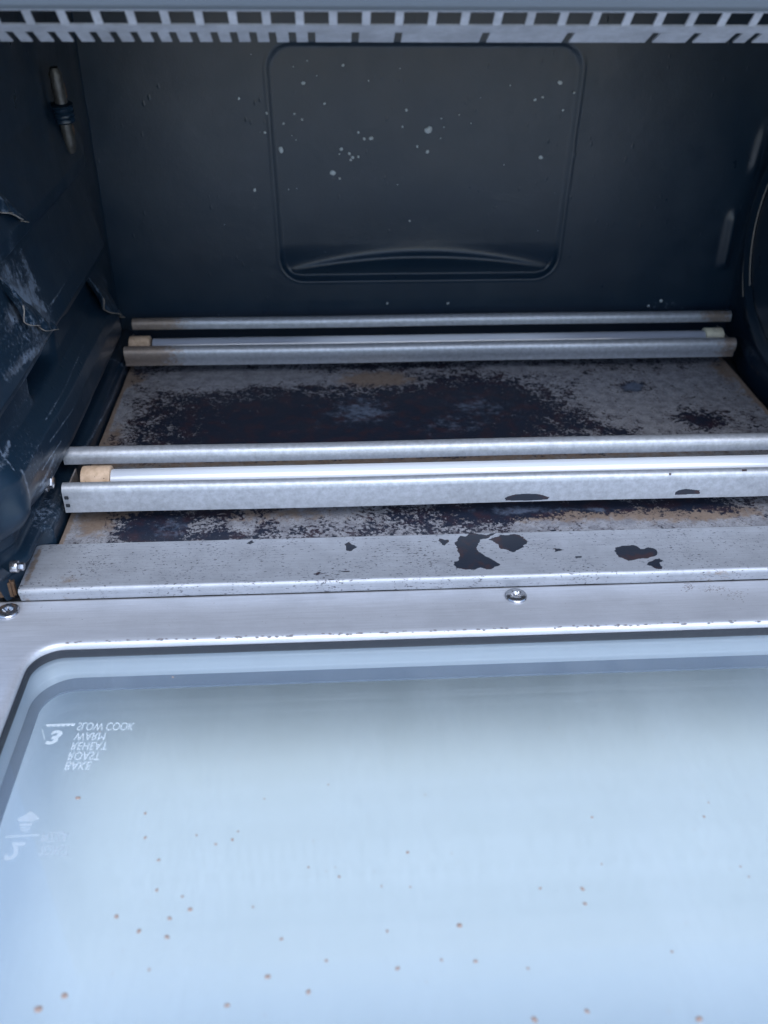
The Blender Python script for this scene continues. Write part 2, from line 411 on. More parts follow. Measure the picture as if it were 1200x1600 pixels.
def paths(uu, vv, items):
    a = np.zeros_like(uu)
    for pts, wd, amp in items:
        q = [P(x, y, 0, -.186)[1:] for x, y in pts]
        for (y0, z0), (y1, z1) in zip(q, q[1:]):
            L2 = (y1 - y0) ** 2 + (z1 - z0) ** 2
            t = np.clip(((uu - y0) * (y1 - y0) + (vv - z0) * (z1 - z0)) / L2, 0, 1)
            dd = np.hypot(uu - y0 - t * (y1 - y0), vv - z0 - t * (z1 - z0))
            a = np.maximum(a, amp * np.exp(-(dd / wd) ** 2))
    return a
uu, vv = np.meshgrid(np.linspace(-.020, YB, 420), np.linspace(-.004, ZC, 520))
sc = paths(uu, vv, [([(22, 785), (45, 758), (66, 712)], .0010, .62), ([(18, 735), (23, 778)], .0010, .6), ([(110, 680), (70, 735), (40, 775)], .0018, .42), ([(172, 535), (180, 575), (190, 600)], .0016, .5),
    ([(150, 580), (105, 665)], .0006, .5), ([(190, 555), (160, 625), (120, 700)], .0007, .5), ([(86, 860), (100, 800)], .0012, .5), ([(73, 475), (95, 442)], .0006, .55), ([(165, 100), (168, 165)], .0006, .5),
    ([(125, 540), (90, 610), (60, 660)], .0005, .5), ([(150, 395), (95, 470)], .0004, .45), ([(0, 590), (30, 560), (60, 540)], .0020, .45), ([(5, 640), (40, 570)], .0012, .42), ([(60, 690), (95, 640)], .0006, .6), ([(45, 735), (75, 690)], .0004, .7), ([(130, 700), (95, 770)], .0008, .45), ([(10, 700), (12, 735)], .0007, .6), ([(20, 850), (60, 800)], .0010, .45), ([(0, 400), (30, 440), (60, 480)], .0040, .35), ([(0, 740), (22, 690)], .0012, .45), ([(14, 370), (25, 420), (45, 500)], .005, .36), ([(160, 420), (175, 440), (170, 470)], .002, .40), ([(20, 500), (60, 440), (50, 400)], .003, .38)])
at = lw.data.attributes['stain']; old = np.empty(uu.size, np.float32); at.data.foreach_get('value', old)
at.data.foreach_set('value', (old + sc.ravel().astype(np.float32)))
# torn metal tabs over the pockets
def tab(edge, xe, top_dz, xt, chip=.00032):
    pts = [P(a, b, 0, xe) for a, b in edge]
    n = 40; cum = [0]
    for a, b in zip(pts, pts[1:]): cum.append(cum[-1] + np.linalg.norm(b - a))
    low = []
    for k in range(n + 1):
        s = cum[-1] * k / n
        p = np.array([np.interp(s, cum, [q[i] for q in pts]) for i in range(3)])
        low.append(p)
    bm = bmesh.new(); rows = []
    for r in range(9):
        t = r / 8
        row = []
        for k, p in enumerate(low):
            e = math.sin(math.pi * k / n) ** .6
            x = (p[0] + .0012 * math.sin(k * .55)) * (1 - t ** 1.6) + xt * t ** 1.6
            y = p[1] + (np.mean([q[1] for q in low]) - p[1]) * .15 * t
            row.append(bm.verts.new((x * 1 - (1 - e) * .0030, y, p[2] + top_dz * t * (.55 + .45 * e))))
        rows.append(row)
    for a, b in zip(rows, rows[1:]):
        for j in range(n): bm.faces.new((a[j], a[j + 1], b[j + 1], b[j]))
    bmesh.ops.recalc_face_normals(bm, faces=bm.faces)
    geo = bmesh.ops.solidify(bm, geom=bm.faces[:], thickness=.0006)
    t_o = finish('bent_tab', bm, 'enamel', lw)
    me = t_o.data; at = me.attributes.new('stain', 'FLOAT', 'POINT'); at.data.foreach_set('value', [.38] * len(me.vertices))
    bm = bmesh.new(); prev = None
    for k, v in enumerate(low):
        if abs(k - n / 2) > n * .44: continue
        x = v[0] + .0012 * math.sin(k * .55) - (1 - math.sin(math.pi * k / n) ** .6) * .0030
        rr = chip * (.7 + .5 * random.random())
        ring = [bm.verts.new((x + .0004 + rr * math.cos(a), v[1], v[2] + rr * math.sin(a))) for a in [i * math.pi / 3 for i in range(6)]]
        if prev:
            for j in range(6): bm.faces.new((prev[j], prev[(j + 1) % 6], ring[(j + 1) % 6], ring[j]))
        prev = ring
    finish('bare_edge', bm, 'bare_and_glint', lw)
tab([(33, 462), (38, 482), (44, 503), (49, 508), (58, 509), (65, 512), (70, 517), (80, 516), (96, 514)], -.1815, .014, -.1885)
tab([(160, 454), (163, 470), (167, 483), (172, 489), (183, 490), (190, 495), (198, 496)], -.1800, .018, -.1885)
tab([(-12, 322), (0, 330), (8, 333), (18, 332), (24, 336), (28, 342), (38, 345), (50, 348)], -.1840, .012, -.1895, .00028)

# right wall (mirror, simpler) ----------------------------------
def right(u, v):
    x, y, z = left(u, v)
    d = wallprof(v, u) * .45
    e = np.clip(u - (YB - .014), 0, .014) / .014
    x = XW - .0 - d * (1 - sstep(u, .19, .23)) - .002 * (1 - np.sqrt(np.clip(1 - e ** 2, 0, 1)))
    return x, y, z
uu, vv = np.meshgrid(np.linspace(-.012, YB, 200), np.linspace(-.004, ZC, 220))
rw = grid('side_wall', np.linspace(-.012, YB, 200), np.linspace(-.004, ZC, 220), right, 'enamel', oven, {
    'stain': gauss(uu, vv, [(.2, .01, .03, .01, .4)]), 'rust': gauss(uu, vv, [(.15, .006, .1, .004, .5)])})
# round fan cover pressed on the right wall
bm = bmesh.new(); prevs = None
cy, cz = .157, .082
prs = [(.072, 0), (.070, .0022), (.067, .0026), (.064, .0010), (.060, .0008), (.058, .0024), (.055, .0028), (.050, .0030), (.0001, .0034)]
for k in range(72):
    a = 2 * math.pi * k / 72
    ring = [bm.verts.new((XW - .0062 - h, cy + r * math.cos(a), cz + r * math.sin(a) * .92)) for r, h in prs]
    if prevs:
        for j in range(len(prs) - 1): bm.faces.new((prevs[j], prevs[j + 1], ring[j + 1], ring[j]))
    else: first = ring
    prevs = ring
for j in range(len(prs) - 1): bm.faces.new((prevs[j], prevs[j + 1], first[j + 1], first[j]))
fan = finish('fan_cover', bm, 'enamel', oven)
for r_, c_, d_ in ((.0680, (.157, .079), .0001), (.0585, (.157, .083), .0012)):  # pale arcs added as painted highlights along the cover rims
    bm = bmesh.new(); prev = None
    for k in range(-7, 17):
        a = 2 * math.pi * k / 72
        cyl = [bm.verts.new((XW - .0080 - d_ + .0004 * math.cos(b), c_[0] + (r_ + .0004 * math.sin(b)) * math.cos(a), c_[1] + (r_ + .0004 * math.sin(b)) * math.sin(a))) for b in [i * math.pi / 3 for i in range(6)]]
        if prev:
            for j in range(6): bm.faces.new((prev[j], prev[(j + 1) % 6], cyl[(j + 1) % 6], cyl[j]))
        prev = cyl
    finish('rim_glint', bm, 'bare_and_glint', fan)

# ceiling, outer shell, fascia ----------------------------------
bm = bmesh.new(); box(bm, -XW, XW, .012, YB + .004, ZC + .0005, ZC + .002)
finish('ceiling_panel', bm, 'enamel', oven, False)
bm = bmesh.new()
box(bm, -.212, -.1985, .004, .262, -.046, .244, .002); box(bm, .1985, .212, .004, .262, -.046, .244, .002)
box(bm, -.1984, .1984, .002, .262, .2345, .2445, .001); box(bm, -.1984, .1984, .2535, .2615, -.046, .2344, .001)
box(bm, -.1984, .1984, .008, .2534, -.046, -.0085, .001)
finish('outer_shell', bm, 'shell', oven, False)
za = .2344 - .0885 * .3013
bm = bmesh.new(); box(bm, -.2120, .2120, -.004, .0015, za, .2445, .0012)
finish('top_fascia', bm, 'fascia', oven)
for s in (-1, 1):
    bm = bmesh.new(); box(bm, *(sorted((s * .2005, s * .212))), -.0035, .0035, -.004, za - .0004, .001)
    finish('front_pillar', bm, 'fascia' if s < 0 else 'fascia', oven)

# perforated steel strip above the opening ----------------------
A = np.array([.022, .2056]); B = A + .0042 * np.array([1, -1]); B2 = B + .0052 * np.array([1, -.488]); Cc = B + .0128 * np.array([1, -.488])
bm = bmesh.new()
def plate(bm, x0, x1, p, q, th=.0006, sh0=0, sh1=0, seg=1):
    d = (q - p) / np.linalg.norm(q - p); nrm = np.array([-d[1], d[0]]) * th * .5
    vs = []
    for (x, w) in ((x0, p), (x1, p), (x1, q), (x0, q)):
        for s in (1, -1):
            vs.append(bm.verts.new((x, w[0] + s * nrm[0], w[1] + s * nrm[1])))
    a = vs
    for f in ((0, 2, 4, 6), (7, 5, 3, 1), (0, 1, 3, 2), (2, 3, 5, 4), (4, 5, 7, 6), (6, 7, 1, 0)): bm.faces.new([a[i] for i in f])
X0 = P(44, 26, 1, .024)[0]; pitch = (P(1180, 34, 1, .024)[0] - X0) / 22
A0 = A + np.array([-.0020, .0020])
plate(bm, -.190, .190, A0, A + np.array([.0001, -.0001]))
k = -4
while X0 + k * pitch < .19:
    xc = X0 + k * pitch
    if xc - .0014 > -.19: plate(bm, xc - .0013, xc + .0013, A + np.array([.00015, -.00015]), B)
    k += 1
plate(bm, -.190, .190, B + np.array([.00012, -.00012]), B2)
edges = []
for px in (-45, -12, 20, 51, 85, 116, 149, 180, 212, 243, 272, 304, 336, 366, 396, 426, 457, 487, 555, 622, 757, 888, 1020, 1084, 1148, 1178, 1240, 1300, 1365, 1430):
    c = P(px, 57, 1, .035)[0]; edges += [c - .00125, c + .00125]
edges = [-.19] + edges + [.19]
for a, b in zip(edges[::2], edges[1::2]):
    plate(bm, a, b, B2 + np.array([.00012, -.00006]), Cc)
    # rounded upper corners of each notch
ps = finish('perforated_guard', bm, 'strip', oven, False)
# heating tube and reflector hidden above the strip
bm = bmesh.new(); cyl_x(bm, -.176, .176, .090, .2062, .004, 20, .0006)
finish('heating_tube', bm, 'quartz', oven)

# lower heaters --------------------------------------------------
def channel(y, zb, zt, r, back_dz, th=.0007):
    """inverted-J section: front face, rounded crest, short back leg; returns closed profile"""
    out = [(y, zb), (y, zt - r)]
    for k in range(1, 9):
        a = math.pi - math.pi * k / 8
        out.append((y + r + r * math.cos(a), zt - r + r * math.sin(a)))
    out.append((y + 2 * r, zt - r - back_dz))
    inn = [(y + 2 * r - th, zt - r - back_dz)]
    for k in range(0, 9):
        a = math.pi * k / 8
        inn.append((y + r + (r - th) * math.cos(a), zt - r + (r - th) * math.sin(a)))
    inn.append((y + th, zb))
    return out + inn
def wearattr(o, dark, rust):
    me = o.data; n = len(me.vertices); co = np.empty(n * 3); me.vertices.foreach_get('co', co); co = co.reshape(-1, 3)
    a = me.attributes.new('wear', 'FLOAT', 'POINT'); a.data.foreach_set('value', dark(co).astype(np.float32))
    a = me.attributes.new('rust', 'FLOAT', 'POINT'); a.data.foreach_set('value', rust(co).astype(np.float32))
zero = lambda c: np.zeros(len(c))
endrust = lambda amp: (lambda c: amp * (np.exp(-((c[:, 0] + .178) / .030) ** 2) + .12 + .6 * np.exp(-((c[:, 0] - .178) / .012) ** 2)))
XS = np.linspace(-.1785, .1785, 240)
# rear heater
rear = channel(.1950, .0085, .0199, .0036, .001)
rear = [(.1972, .0085), (.1966, .0120), (.1955, .0132)] + rear[1:-1] + [(.1962, .0136), (.1973, .0122), (.1979, .0085)]
bm = bmesh.new(); extrude_x(bm, rear, XS, .00015, True)
o = finish('guard_bar', bm, 'guard_rough', oven); o['label'] = 'front guard bar of the rear heating tube'; wearattr(o, zero, endrust(1.2))
bm = bmesh.new(); extrude_x(bm, channel(.2268, .0185, .0244, .0032, .002), np.linspace(-.1785, .1865, 240), .00015, True)
o = finish('guard_bar', bm, 'guard_rough', oven); o['label'] = 'back guard bar of the rear heating tube'; wearattr(o, zero, endrust(1.2))
def tube(y, z, r, cl):
    bm = bmesh.new(); xs = np.linspace(-.164, .164, 120)
    prof = [(y + r * math.cos(2 * math.pi * k / 28), z + r * math.sin(2 * math.pi * k / 28)) for k in range(28)]
    extrude_x(bm, prof, xs, 0, True)
    o = finish('heating_tube', bm, 'quartz', oven)
    me = o.data; a = me.attributes.new('cloud', 'FLOAT', 'POINT')
    a.data.foreach_set('value', [float(cl(v.co.x)) for v in me.vertices]); return o
tr = tube(.2105, .0148, .0046, lambda x: .12 + .88 * sstep(np.array(x), -.09, -.045) * (1 - sstep(np.array(x), .05, .10)))
tf = tube(.0605, .0150, .0050, lambda x: .55 + .45 * sstep(np.array(x), -.16, -.10))
def cap(parent, y, z, r, x0, x1, mat):
    bm = bmesh.new(); cyl_x(bm, x0, x1, y, z, r, 28, .0007)
    return finish('end_cap', bm, mat, parent)
cap(tr, .2105, .0155, .0056, -.1775, -.1655, 'tan'); cap(tr, .2105, .0155, .0056, .1640, .1750, 'cream')
cap(tf, .0605, .0156, .0062, -.1730, -.1600, 'tan'); cap(tf, .0605, .0156, .0062, .1600, .1730, 'tan')
# front heater
def guardspots(c):
    out = np.zeros(len(c))
    z6 = lambda pts: [(750 + a / 2.667, 480 + b / 2.667) for a, b in pts]
    polys = [z6([(104, 797), (120, 788), (150, 779), (200, 777), (240, 778), (275, 786), (290, 792), (284, 801), (200, 806), (110, 806)]),
             z6([(812, 772), (830, 762), (860, 757), (915, 763), (914, 778), (812, 782)]), z6([(1090, 675), (1110, 672), (1114, 684), (1094, 686)]), z6([(786, 690), (800, 690), (798, 698), (788, 698)])]
    vp = (c - CAM) @ RW; px = 600 + F * vp[:, 0] / -vp[:, 2]; py = 800 - F * vp[:, 1] / -vp[:, 2]
    px = px + 3 * (fnoise(c[:, 0] + 3, c[:, 2] + 3, 400, 1) - .5)
    for p in polys: out[inpoly(px, py, p)] = 1
    return out
bm = bmesh.new()
pf = channel(.0462, .0072, .0205, .0030, .001)
# subdivide the front face so that the stains have a crisp outline
ff = [(.0462, .0072 + (.0175 - .0072) * k / 60) for k in range(60)] + pf[1:]
extrude_x(bm, ff, np.linspace(-.1790, .1790, 900), .00015, True)
o = finish('guard_bar', bm, 'guard_rough', oven); o['label'] = 'wide front guard bar of the front heating tube'
wearattr(o, guardspots, lambda c: .25 * np.exp(-((c[:, 0] + .178) / .02) ** 2)); gf = o
bm = bmesh.new()
for z in (.0105, .0145): box(bm, -.1782, -.1764, .0455, .0461, z, z + .0016, .0002)
finish('end_slot', bm, 'black', gf)
bm = bmesh.new(); extrude_x(bm, channel(.0700, .0178, .0245, .0038, .002), np.linspace(-.1832, .1832, 240), .00015, True)
o = finish('guard_bar', bm, 'guard_rough', oven); o['label'] = 'back guard bar of the front heating tube'; wearattr(o, zero, lambda c: .25 * np.exp(-((c[:, 0] + .178) / .02) ** 2) + 0 * c[:, 2])
# end brackets joining the bars
for y0, y1 in ((.0525, .0690), (.2020, .2260)):
    for s in (-1, 1):
        bm = bmesh.new(); xs = sorted((s * .1778, s * .1785)); box(bm, xs[0], xs[1], y0, y1, .007, .0165, .0002)
        o = finish('end_bracket', bm, 'guard_rough', oven); wearattr(o, zero, lambda c: np.full(len(c), .75))

# feet
for fx_ in (-.17, .17):
    for fy_ in (.080, .225):
        bm = bmesh.new(); box(bm, fx_ - .014, fx_ + .014, fy_ - .014, fy_ + .014, GZ, -.0461, .002)
        finish('foot', bm, 'black', oven)
# crumb tray -----------------------------------------------------
tray = bpy.data.objects.new('crumb_tray', None); COL.objects.link(tray); tray.location = (0, 0, 0); tray.empty_display_size = .03
tag(tray, 'corroded metal crumb tray with burnt-on black grease under the heating tubes', 'crumb tray')
def W0(px, py, rx, ry, amp):
    p = P(px, py, 2, 0); a = P(px + rx, py, 2, 0); b = P(px, py - ry, 2, 0)
    return (p[0], p[1], abs(a[0] - p[0]), abs(b[1] - p[1]), amp)
U = np.linspace(-.1800, .1800, 420); V = np.linspace(.030, .243, 260)
uu, vv = np.meshgrid(U, V)
wear = .44 + gauss(uu, vv, [W0(*a) for a in (
    (620, 650, 230, 42, .62), (740, 610, 90, 30, .25), (330, 660, 90, 40, .12), (290, 640, 130, 50, .02), (480, 690, 300, 30, .25),
    (400, 587, 110, 14, -.50), (300, 590, 70, 14, -.34), (270, 650, 60, 40, .10), (420, 640, 100, 40, .22), (830, 640, 70, 40, .16), (590, 592, 60, 9, -.50), (840, 582, 60, 12, -.12), (790, 572, 70, 7, -.25), (980, 630, 120, 50, -.30), (1130, 600, 90, 40, -.22), (1060, 680, 120, 20, -.08),
    (185, 660, 20, 60, -.30), (1090, 652, 34, 17, .62), (990, 603, 20, 8, .75), (960, 672, 40, 9, .35), (905, 650, 18, 16, .2), (720, 690, 200, 10, .3), (560, 572, 500, 5, .18),
    (235, 822, 50, 28, .52), (340, 800, 60, 12, .25), (330, 838, 60, 8, .22), (430, 832, 120, 7, .14), (640, 810, 70, 18, .22), (600, 790, 30, 8, .2), (860, 790, 120, 12, .50), (760, 800, 60, 22, .45), (1080, 786, 60, 12, .45), (960, 788, 30, 8, .3),
    (140, 820, 28, 30, -.50), (480, 805, 100, 14, -.22), (950, 812, 200, 12, -.22), (1120, 820, 90, 14, -.25), (600, 726, 700, 9, -.75))])
rust = .24 + 1.3 * gauss(uu, vv, [W0(*a) for a in (
    (170, 700, 16, 40, .5), (205, 590, 25, 14, .55), (590, 592, 60, 12, .7), (150, 815, 40, 24, .45), (230, 800, 60, 8, .5), (420, 800, 120, 16, .35), (900, 800, 220, 14, .5), (1100, 800, 100, 12, .5), (600, 745, 700, 10, .65), (1170, 610, 30, 40, .25), (1130, 575, 20, 14, .4), (600, 715, 600, 10, .5))])
blue_grey = gauss(uu, vv, [W0(*a) for a in ((565, 640, 50, 25, .75), (735, 630, 50, 20, .5), (700, 665, 70, 18, .45), (480, 660, 60, 22, .2), (270, 822, 40, 22, .6), (800, 795, 80, 10, .7), (930, 795, 60, 8, .5), (990, 603, 24, 9, 1.), (820, 640, 60, 25, .3), (190, 820, 20, 12, .5))])
def floorf(u, v):
    z = 0.0 + .0010 * np.exp(-((np.abs(u) - .180) / .003) ** 2) - .0006 + .0006 * (fnoise(u + 3, v + 3, 55, 2) - .5)
    return u, v, z
rust = rust + .9 * np.exp(-((np.abs(uu) - .1795) / .0012) ** 2)
wear = wear - .4 * np.exp(-((np.abs(uu) - .1795) / .0014) ** 2)
grid('tray_floor', U, V, floorf, 'tray', tray, {'wear': wear, 'rust': rust, 'blue_grey': blue_grey})
# front flange with a rolled lip
def flat_px(u, v):
    c = np.stack([u - CAM[0], v - CAM[1], np.full_like(u, .0008) - CAM[2]], -1) @ RW
    return 600 + F * c[..., 0] / -c[..., 2], 800 - F * c[..., 1] / -c[..., 2]
s = np.concatenate([np.linspace(0, .0062, 18), np.linspace(.0066, .0375, 110)])       # running length from the lower lip edge
U = np.linspace(-.1890, .1890, 1000)
def flange(u, v):
    r = .0018
    y = np.empty_like(v); z = np.empty_like(v)
    a = .0046; q = r * math.pi / 2
    m1 = v < a; m2 = (v >= a) & (v < a + q); m3 = v >= a + q
    y[m1] = 0 + .0012 * (1 - v[m1] / a); z[m1] = .0008 - r - (a - v[m1])
    t = (v[m2] - a) / r; y[m2] = r - r * np.cos(t); z[m2] = .0008 - r + r * np.sin(t)
    y[m3] = r + (v[m3] - a - q); z[m3] = .0008
    z = z + .0003 * (fnoise(u + 5, v * .5 + 5, 45, 4) - .5)
    lim = .0315
    z = np.where(y > lim, .0008 - (y - lim) * 1.2, z); y = np.minimum(y, lim + .0002)
    return u, y, z
uu, vv = np.meshgrid(U, s)
_, fy, fz = flange(uu, vv)
fpx, fpy = flat_px(uu, fy)
fpx = fpx + 7 * (fnoise(uu + 1, fy + 1, 330, 21) - .5) + 3 * (fnoise(uu + 1, fy + 1, 900, 22) - .5); fpy = fpy + 5 * (fnoise(uu + 1, fy + 1, 330, 23) - .5)
z5 = lambda pts: [(300 + a / 2.4, 480 + b / 2.4) for a, b in pts]
z6 = lambda pts: [(750 + a / 2.667, 480 + b / 2.667) for a, b in pts]
stain = np.zeros_like(uu)
for poly in (z5([(1045, 850), (1140, 850), (1110, 865), (1075, 885), (1065, 910), (1100, 930), (1155, 960), (1120, 978), (1060, 982), (985, 975), (980, 955), (1010, 935), (1000, 910), (985, 885), (1010, 860)]),
             z6([(38, 968), (100, 950), (165, 945), (195, 975), (190, 1000), (140, 1018), (90, 1010), (70, 985)]),
             z6([(565, 1010), (590, 995), (640, 995), (665, 1008), (700, 995), (735, 1010), (745, 1025), (700, 1045), (620, 1057), (580, 1035)]),
             z6([(695, 1068), (740, 1050), (760, 1060), (755, 1085), (720, 1090)]),
             z5([(928, 872), (950, 868), (965, 880), (950, 893), (930, 888)]),
             z5([(570, 890), (595, 880), (612, 895), (603, 912), (578, 908)]), z5([(205, 885), (230, 880), (238, 886), (220, 893)]), z5([(460, 996), (480, 992), (492, 998), (470, 1003)]), z5([(555, 992), (590, 993), (588, 998), (560, 997)]),
             z6([(300, 1008), (330, 1006), (345, 1012), (315, 1016)]), z6([(395, 1038), (415, 1036), (418, 1044), (400, 1046)])):
    stain[inpoly(fpx, fpy, poly)] = 1
frust = gauss(uu, fy, [(-.187, .018, .002, .02, .9), (-.172, .007, .010, .006, .42), (-.155, .006, .02, .004, .36), (-.12, .004, .02, .002, .2), (.10, .0, .015, .001, .6)]) + .25 * (fz < -.0035)
fl = grid('front_flange', U, s, flange, 'flange', tray, {'wear': stain, 'rust': frust})

# small fittings on the left wall --------------------------------
def screw(px, py, X, r, parent, name='wall_screw'):
    p = P(px, py, 0, X); bm = bmesh.new()
    cyl_x(bm, X - .003, X, p[1], p[2], r * 1.45, 24, .0003)
    for k in range(1):
        cyl_x(bm, X, X + .0024, p[1], p[2], r, 6, .0006)
    return finish(name, bm, 'screw', parent)
screw(75, 753, -.1825, .0030, oven); screw(29, 885, -.1865, .0017, oven)
p = P(8, 918, 1, .003); bm = bmesh.new()
for k in range(12): pass
box(bm, p[0] - .006, p[0] + .0035, .0024, .0060, -.0055, p[2] + .0035, .001)
finish('hinge_arm', bm, 'rusty', oven)
# thermostat capillary held by a clip, high on the left wall
bm = bmesh.new()
a = P(84, 105, 0, -.186); b = P(112, 238, 0, -.186)
a3, b3 = Vector(a), Vector(b); d = (b3 - a3).normalized(); s1 = d.cross(Vector((1, 0, 0))).normalized(); s2 = d.cross(s1)
def rod(bm, a3, b3, r, seg=14):
    n = 14; prev = None
    for k in range(n + 1):
        c = a3.lerp(b3, k / n); rr = r * (1 + .06 * math.sin(k * 2.3)) * (.6 if k in (0, n) else 1)
        ring = [bm.verts.new(c + s1 * rr * math.cos(2 * math.pi * i / seg) + s2 * rr * math.sin(2 * math.pi * i / seg)) for i in range(seg)]
        if prev:
            for j in range(seg): bm.faces.new((prev[j], prev[(j + 1) % seg], ring[(j + 1) % seg], ring[j]))
        else: bm.faces.new(ring)
        prev = ring
    bm.faces.new(prev)
rod(bm, a3, b3, .0030)
pr_ = finish('thermostat_probe', bm, mat_plain('tarnished_probe', (.13, .13, .125), .35, .5, .8, .3, 350), oven)
bm = bmesh.new(); rod(bm, a3.lerp(b3, .40), a3.lerp(b3, .64), .0052, 10)
finish('clip', bm, 'enamel', pr_)
bm = bmesh.new()
for t0, t1, of in ((.18, .36, .0026), (.66, .80, .0026)):
    rod(bm, a3.lerp(b3, t0) + s1 * -.0012 + Vector((.0022, 0, 0)), a3.lerp(b3, t1) + s1 * -.0012 + Vector((.0022, 0, 0)), .0009, 8)
finish('rust_streak', bm, 'rusty', pr_)

# door -----------------------------------------------------------
ZD = -.006
xi0 = P(20, 1085, 2, ZD)[0]; xi1 = -xi0 + .006; yi1 = -.0262; yi0 = -.192
def rr_loop(x0, x1, y0, y1, r, n=10):
    pts = []
    for cx_, cy_, a0 in ((x1 - r, y1 - r, 0), (x0 + r, y1 - r, 90), (x0 + r, y0 + r, 180), (x1 - r, y0 + r, 270)):
        for k in range(n + 1):
            a = math.radians(a0 + 90 * k / n); pts.append((cx_ + r * math.cos(a), cy_ + r * math.sin(a)))
    return pts
def dense(pts, step=.004):
    out = []
    for (a, b) in zip(pts, pts[1:] + pts[:1]):
        L_ = math.hypot(b[0] - a[0], b[1] - a[1]); m = max(1, int(L_ / step))
        for k in range(m): out.append((a[0] + (b[0] - a[0]) * k / m, a[1] + (b[1] - a[1]) * k / m))
    return out
def loft(bm, loops, close=False):
    rows = [[bm.verts.new((x, y, z)) for x, y in pts] for pts, z in loops]
    if close: rows.append(rows[0])
    n = len(rows[0])
    for a, b in zip(rows, rows[1:]):
        for j in range(n): bm.faces.new((a[j], a[(j + 1) % n], b[(j + 1) % n], b[j]))
RI = .0125
def off(o, r=RI): return rr_loop(xi0 - o, xi1 + o, yi0 - o, yi1 + o, max(r + o, .001))
outer = lambda e=0: rr_loop(-.211 + e, .211 - e, -.222 + e, .0022 - e, .006)
bm = bmesh.new()
loft(bm, [(off(.0002), ZD - .0042), (off(0), ZD - .0022), (off(.0003), ZD - .0012), (off(.0010), ZD - .0004), (off(.0020), ZD - .0001), (off(.0034), ZD + .00005), (off(.004), ZD), (off(.012), ZD), (outer(.0015), ZD), (outer(.0004), ZD - .0004), (outer(0), ZD - .0012), (outer(0), ZD - .0225), (off(.006), ZD - .0225), (off(.0046), ZD - .0215), (off(.0046), ZD - .0050)], True)
bmesh.ops.subdivide_edges(bm, edges=[e for e in bm.edges if e.calc_length() > .03], cuts=40, use_grid_fill=True)
door = finish('door', bm, 'door', oven, True, 50)
door['label'] = 'lowered door with brushed steel frame and double glass window'
def doorrust(c):
    v = .18 * np.exp(-((c[:, 0] + .20) / .02) ** 2) * np.exp(-((c[:, 1] + .03) / .03) ** 2) + .30 * np.exp(-((c[:, 0] - xi0) / .003) ** 2)
    return v
wearattr(door, zero, doorrust)
# dark scuffs on the frame right of the screw
bm = bmesh.new()
for _ in range(190):
    q = random.choice(((1110, 920, 22, 5), (1150, 930, 17, 10), (1075, 918, 8, 8)))
    pp = P(random.gauss(q[0], q[2] * .5), random.gauss(q[1], q[3] * .5), 2, ZD); bm_r = random.uniform(.00008, .00024)
    blobs(bm, [(pp, bm_r)], 2, .00002, 1.6, .08)
for _ in range(150):
    px_ = random.uniform(60, 1200); q = P(px_, 0, 2, ZD) if False else None
    pp = (random.uniform(-.17, .17), yi1 + random.uniform(.0006, .0018), ZD - .0001); blobs(bm, [(pp, random.uniform(.00012, .00042))], 2, .00008, 1.8, .15)
for _ in range(60):
    pp = P(random.uniform(40, 1190), random.uniform(935, 985), 2, ZD); blobs(bm, [(pp, random.uniform(.00006, .00016))], 2, .00002, 1.5, .1)
o = finish('scuff', bm, mat_plain('grey_scuff', (.25, .24, .26), .7), door); o['kind'] = 'stuff'
# gasket wall
bm = bmesh.new()
loft(bm, [(off(.0003), ZD - .0026), (off(-.0006), ZD - .0029), (off(-.0009), ZD - .0060), (off(.0030), ZD - .0060), (off(.0030), ZD - .0030)], True)
finish('gasket', bm, 'black', door)
# inner pane and outer pane
def pane(name, o, z, th, mat):
    bm = bmesh.new(); lp = off(o)
    top = [bm.verts.new((x, y, z)) for x, y in lp]; bot = [bm.verts.new((x, y, z - th)) for x, y in lp]
    bm.faces.new(top); bm.faces.new(list(reversed(bot)))
    n = len(lp)
    for j in range(n): bm.faces.new((top[j], bot[j], bot[(j + 1) % n], top[(j + 1) % n]))
    return finish(name, bm, mat, door, False)
ZG = ZD - .0054
inner = pane('inner_glass', .0028, ZG, .0030, 'glass')
ZO = ZD - .0180
og = pane('outer_glass', .0035, ZO, .0030, 'outer_glass')
# grey blue spacer ring on the outer pane
yb_out = P(600, 1046, 2, ZO)[1]; yb_in = P(600, 1064, 2, ZO)[1]; xb_out = P(38, 1132, 2, ZO)[0]; xb_in = P(55, 1132, 2, ZO)[0]
bm = bmesh.new()
lo = rr_loop(xb_out, -xb_out + .006, yi0 + .01, yb_out, .016); li = rr_loop(xb_in, -xb_in + .006, yi0 + .014, yb_in, .012)
loft(bm, [(lo, ZO + .0001), (lo, ZO + .0010), (li, ZO + .0010), (li, ZO + .0001)], True)
finish('spacer_ring', bm, 'spacer', door, True, 30)
bm = bmesh.new()
loft(bm, [(off(.0036), ZG - .0046), (off(.0032), ZG - .0034), (lo, ZO + .0008), (lo, ZO + .0002)], True)
finish('outer_trim', bm, 'trim', door, True, 30)
